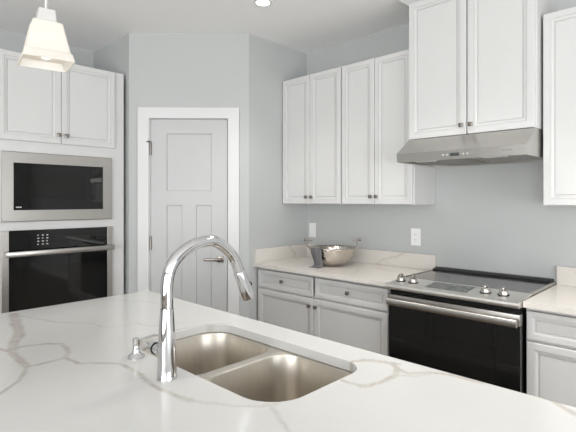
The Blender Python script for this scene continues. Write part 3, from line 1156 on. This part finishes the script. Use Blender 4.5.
tilt = math.atan2(0.016, 0.208)
bm = nb()
q = [(0.232, 0.062), (0.478, 0.062), (0.478, 0.196), (0.232, 0.196)]
lo = [bm.verts.new((x, y, zp(y) + 0.0002)) for x, y in q]
hi = [bm.verts.new((x, y, zp(y) + 0.0016)) for x, y in q]
bm.faces.new(hi); bm.faces.new(lo)
for i in range(4):
    bm.faces.new((lo[i], lo[(i + 1) % 4], hi[(i + 1) % 4], hi[i]))
dsp = obj('display_panel', bm, M['display'], cpn)
for i in range(13):
    for j in range(3):
        if (i * 5 + j * 3) % 7 == 0 or (5 <= i <= 8 and j == 1):
            continue
        bm = nb(); x = 0.243 + i * 0.0175; y = 0.076 + j * 0.040
        v = [bm.verts.new((x + a_, y + b_, zp(y + b_) + 0.0021)) for a_, b_ in ((0, 0), (0.011, 0), (0.011, 0.016), (0, 0.016))]
        w = [bm.verts.new((c.co.x, c.co.y, c.co.z - 0.0004)) for c in v]
        bm.faces.new(v); bm.faces.new(w)
        for k_ in range(4):
            bm.faces.new((w[k_], w[(k_ + 1) % 4], v[(k_ + 1) % 4], v[k_]))
        obj('touch_key', bm, M['legend_dim'], dsp)
for x in (0.046, 0.128, 0.560, 0.654):
    y = 0.118
    bm = nb()
    mtx = Matrix.Translation((x, y, zp(y) + 0.0003)) @ Matrix.Rotation(tilt, 4, 'X')
    lathe(bm, [(0, 0.0047), (0.0262, 0.0047), (0.0262, 0.010), (0.0235, 0.022), (0.0205, 0.027), (0, 0.027)], 28, mtx, cap=False)
    kn = obj('knob', bm, M['knob_steel'], cpn, True)
    bm = nb(); lathe(bm, [(0, 0.0), (0.0295, 0.0), (0.0295, 0.0035), (0.0275, 0.0045), (0, 0.0045)], 28, mtx, cap=False)
    obj('knob_skirt', bm, M['black'], kn, True)
    bm = nb(); box(bm, -0.0095, 0.0095, -0.020, 0.020, 0.0272, 0.043, 0.004)
    bmesh.ops.transform(bm, matrix=mtx, verts=bm.verts)
    obj('grip', bm, M['knob_steel'], kn, True)
# glass cooktop with steel side trims and raised rear vent
bm = nb(); box(bm, 0.010, RW - 0.010, 0.2205, 0.615, 0.917, 0.9275, 0.001)
ck = obj('cooktop_glass', bm, M['cooktop'], rg)
for (cx, cy, r) in ((0.19, 0.33, 0.09), (0.56, 0.33, 0.105), (0.19, 0.51, 0.075), (0.56, 0.51, 0.075)):
    bm = nb(); lathe(bm, [(r, 0.9276), (r, 0.9279), (r + 0.0025, 0.9279), (r + 0.0025, 0.9276)], 48, Matrix.Translation((cx, cy, 0)), cap=False)
    obj('burner_ring', bm, M['legend_dim'], ck)
for x0 in (0.0, RW - 0.0095):
    bm = nb(); box(bm, x0, x0 + 0.0095, 0.2205, 0.690, 0.9155, 0.930)
    obj('side_trim', bm, M['steel'], rg)
bm = nb()
prism(bm, [(0.615, 0.917), (0.615, 0.930), (0.622, 0.938), (0.650, 0.944), (0.690, 0.946), (0.690, 0.917)], 'x', 0.0100, RW - 0.0100)
obj('rear_vent', bm, M['black'], rg)
# oven door: steel top trim, black glass, tubular handle
bm = nb(); box(bm, 0.017, RW + 0.002, 0.022, 0.061, 0.215, 0.790, 0.002)
dd = obj('oven_door', bm, M['black_glass'], rg)
bm = nb(); box(bm, 0.115, RW - 0.115, 0.0203, 0.0217, 0.30, 0.66)
obj('viewing_window', bm, M['window_glass'], dd)
bm = nb(); box(bm, 0.017, RW + 0.002, 0.018, 0.061, 0.791, 0.850, 0.004)
obj('door_trim', bm, M['steel'], dd, True)
bm = nb()
pf = [(-0.010 + 0.015 * math.cos(t), 0.811 + 0.021 * math.sin(t)) for t in [2 * PI * i_ / 20 for i_ in range(20)]]
prism(bm, pf, 'x', 0.026, RW - 0.004)
box(bm, 0.036, 0.057, -0.006, 0.0178, 0.798, 0.824)
box(bm, RW - 0.035, RW - 0.014, -0.006, 0.0178, 0.798, 0.824)
obj('handle', bm, M['steel'], dd, True)
bm = nb(); box(bm, 0.017, RW + 0.002, 0.022, 0.061, 0.065, 0.208, 0.003)
obj('storage_drawer', bm, M['steel'], rg)

# ------------------------------------------------------------------ wall plates


def wall_plate(label, x, z, w=0.078, h=0.128, duplex=True):
    t = thing('wall_outlet' if duplex else 'wall_switch', label, 'outlet' if duplex else 'switch', (x, RY - 0.0005, z))
    bm = nb(); box(bm, -w / 2, w / 2, -0.006, 0, -h / 2, h / 2, 0.002)
    obj('cover_plate', bm, M['plastic'], t)
    if duplex:
        for s in (-1, 1):
            bm = nb(); box(bm, -0.017, 0.017, -0.0085, -0.0061, s * 0.0215 - 0.0145, s * 0.0215 + 0.0145, 0.001)
            so = obj('socket', bm, M['plastic'], t)
            bm = nb()
            for dx in (-0.006, 0.006):
                box(bm, dx - 0.001, dx + 0.001, -0.0092, -0.0086, s * 0.0215 - 0.003, s * 0.0215 + 0.006)
            lathe(bm, [(0.002, 0), (0.002, 0.0006)], 10, along((0, -0.0086, s * 0.0215 - 0.008), (0, -1, 0)))
            obj('slot', bm, M['slot'], so)
    else:
        bm = nb(); box(bm, -0.016, 0.016, -0.0085, -0.0061, -0.033, 0.033, 0.001)
        obj('rocker', bm, M['plastic'], t)
    return t


wall_plate('white wall outlet between the bowl and the range', -1.666, 1.147)
wall_plate('white wall switch plate in the corner behind the silver bowl', -2.687, 1.152, duplex=False)

# ------------------------------------------------------------------ silver bowl with two finial handles, and the grey cloth over its rim
BXc, BYc = -2.215, 2.800
sb = thing('serving_bowl', 'hammered silver serving bowl with two small handles on the corner counter', 'bowl', (BXc, BYc, 0.9145))
bm = nb()
prof = [(0.0, 0.0), (0.060, 0.0), (0.085, 0.004), (0.120, 0.022), (0.150, 0.052), (0.168, 0.088), (0.180, 0.122), (0.190, 0.134), (0.192, 0.137), (0.189, 0.139), (0.178, 0.126), (0.163, 0.090), (0.145, 0.056), (0.115, 0.028), (0.08, 0.010), (0.0, 0.007)]
lathe(bm, prof, 56, cap=False)
obj('basin', bm, M['silver'], sb, 'all')
for sgn in (-1, 1):
    # the handle axis runs roughly across the view
    u = Vector((math.cos(YAW) * sgn, math.sin(YAW) * sgn, 0))
    p0 = u * 0.186 + Vector((0, 0, 0.135))
    bm = nb()
    tube(bm, smooth_path([p0, p0 + u * 0.010 + Vector((0, 0, 0.025)), p0 + u * 0.004 + Vector((0, 0, 0.055))], 5), 0.006, 12)
    top = p0 + u * 0.004 + Vector((0, 0, 0.058))
    tube(bm, smooth_path([top - u * 0.034 + Vector((0, 0, 0.0)), top, top + u * 0.022 + Vector((0, 0, 0.008)), top + u * 0.030 + Vector((0, 0, -0.006))], 5), [0.004, 0.005, 0.006, 0.007, 0.008, 0.009, 0.009, 0.009, 0.009, 0.008, 0.008, 0.008, 0.007, 0.006, 0.005, 0.004], 12)
    lathe(bm, [(0, -0.010), (0.008, -0.006), (0.010, 0), (0.008, 0.006), (0, 0.010)], 16, Matrix.Translation(top), cap=False)
    obj('handle', bm, M['nickel'], sb, True)

# cloth: runs over the rim and down the front-left of the bowl to a small foot on the counter
bm = nb()
view = Vector((math.sin(YAW), -math.cos(YAW), 0))           # towards the room
side = Vector((math.cos(YAW), math.sin(YAW), 0))
th0 = -0.80
rad = (view * math.cos(th0) + side * math.sin(th0)).normalized()
tan = Vector((-rad.y, rad.x, 0))
path = [(0.158, 0.118, 0.052), (0.172, 0.132, 0.053), (0.187, 0.1445, 0.055), (0.200, 0.138, 0.056), (0.197, 0.110, 0.053), (0.188, 0.070, 0.045), (0.176, 0.035, 0.040), (0.172, 0.012, 0.042), (0.192, 0.0040, 0.048), (0.218, 0.0030, 0.050)]
sp = smooth_path([Vector((a_, b_, c_)) for a_, b_, c_ in path], 4)
NW = 12
top_r, bot_r = [], []
th_ = 0.0025
for i, p in enumerate(sp):
    t_ = (sp[min(i + 1, len(sp) - 1)] - sp[max(i - 1, 0)])
    nr = Vector((-(t_.y), t_.x)).normalized()                # in the (radius, height) plane
    ra, rb = [], []
    for j in range(NW + 1):
        f = j / NW * 2 - 1
        wob = 0.0025 * (1 + math.sin(f * 7 + i * 0.12)) if 8 < i < 30 else 0.0
        rr = p.x - (0.012 * f * f if p.y < 0.14 and i > 10 and i < 28 else 0)
        for out, s_ in ((ra, 0), (rb, th_)):
            r_ = rr + wob - nr.x * s_
            z_ = max(p.y - nr.y * s_, 0.0005 + (th_ - s_ if i > 26 else 0))
            out.append(bm.verts.new(rad * r_ + tan * (f * p.z) + Vector((0, 0, z_))))
    top_r.append(ra); bot_r.append(rb)
for g, flip in ((top_r, False), (bot_r, True)):
    for a_, b_ in zip(g, g[1:]):
        for j in range(NW):
            bm.faces.new((a_[j], a_[j + 1], b_[j + 1], b_[j]))
for j in range(NW):
    bm.faces.new((top_r[0][j], top_r[0][j + 1], bot_r[0][j + 1], bot_r[0][j]))
    bm.faces.new((top_r[-1][j], top_r[-1][j + 1], bot_r[-1][j + 1], bot_r[-1][j]))
for a_, b_, c_, d_ in zip(top_r, top_r[1:], bot_r, bot_r[1:]):
    bm.faces.new((a_[0], b_[0], d_[0], c_[0]))
    bm.faces.new((a_[NW], b_[NW], d_[NW], c_[NW]))
tag(obj('kitchen_cloth', bm, M['cloth'], None, True, loc=(BXc, BYc, 0.9145)), 'dark grey cloth draped over the front rim of the silver bowl', 'cloth')

# ------------------------------------------------------------------ pendant light over the island
PX, PY, PZ = -1.692, 0.548, 1.893
pn = thing('pendant_light', 'lit frosted glass square pendant light hanging over the island', 'pendant light', (PX, PY, PZ), YAW + math.radians(37))


def square_loft(bm, prof, close=True):
    rs = []
    for h_, z_ in prof:
        r_ = min(0.006, h_ * 0.15)
        rs.append([bm.verts.new((p[0], p[1], z_)) for p in rrect(-h_, h_, -h_, h_, r_, 3)])
    n_ = len(rs[0])
    for a_, b_ in zip(rs, rs[1:]):
        for k_ in range(n_):
            bm.faces.new((a_[k_], a_[(k_ + 1) % n_], b_[(k_ + 1) % n_], b_[k_]))
    return rs


bm = nb()
square_loft(bm, [(0.076, 0.0), (0.079, 0.0), (0.078, 0.004), (0.072, 0.027), (0.069, 0.029), (0.067, 0.032), (0.046, 0.134), (0.044, 0.136), (0.020, 0.136), (0.020, 0.133), (0.043, 0.133), (0.064, 0.032), (0.069, 0.026), (0.076, 0.0)])
obj('shade', bm, M['frosted'], pn)
bm = nb()
rs = square_loft(bm, [(0.034, 0.1365), (0.034, 0.140), (0.030, 0.143), (0.026, 0.182), (0.024, 0.184)])
bm.faces.new(rs[0]); bm.faces.new(rs[-1])
obj('socket_cap', bm, M['pendant_metal'], pn)
bm = nb(); tube(bm, [(0, 0, 0.1845), (0, 0, CEIL - PZ - 0.022)], 0.0045, 14)
obj('rod', bm, M['pendant_metal'], pn, True)
bm = nb()
rs = square_loft(bm, [(0.060, CEIL - PZ - 0.0215), (0.062, CEIL - PZ - 0.018), (0.062, CEIL - PZ - 0.001)])
bm.faces.new(rs[0]); bm.faces.new(rs[-1])
obj('ceiling_canopy', bm, M['pendant_metal'], pn)
bm = nb()
lathe(bm, [(0, 0.016), (0.012, 0.019), (0.020, 0.029), (0.0225, 0.041), (0.020, 0.054), (0.013, 0.074), (0.012, 0.110), (0.012, 0.132), (0, 0.132)], 28, cap=False)
obj('bulb', bm, M['bulb'], pn, True)

# ------------------------------------------------------------------ recessed ceiling light
rl = thing('recessed_light', 'round lit recessed ceiling light near the pantry door', 'ceiling light', (-2.25, 2.09, CEIL - 0.001))
bm = nb()
lathe(bm, [(0.046, -0.0065), (0.048, -0.008), (0.058, -0.004), (0.060, 0.0), (0.046, 0.0)], 40, cap=False)
obj('trim_ring', bm, M['trim'], rl, True)
bm = nb(); lathe(bm, [(0, -0.006), (0.0455, -0.006), (0.0455, 0.0), (0, 0.0)], 40, cap=False)
obj('lens', bm, M['lens'], rl)
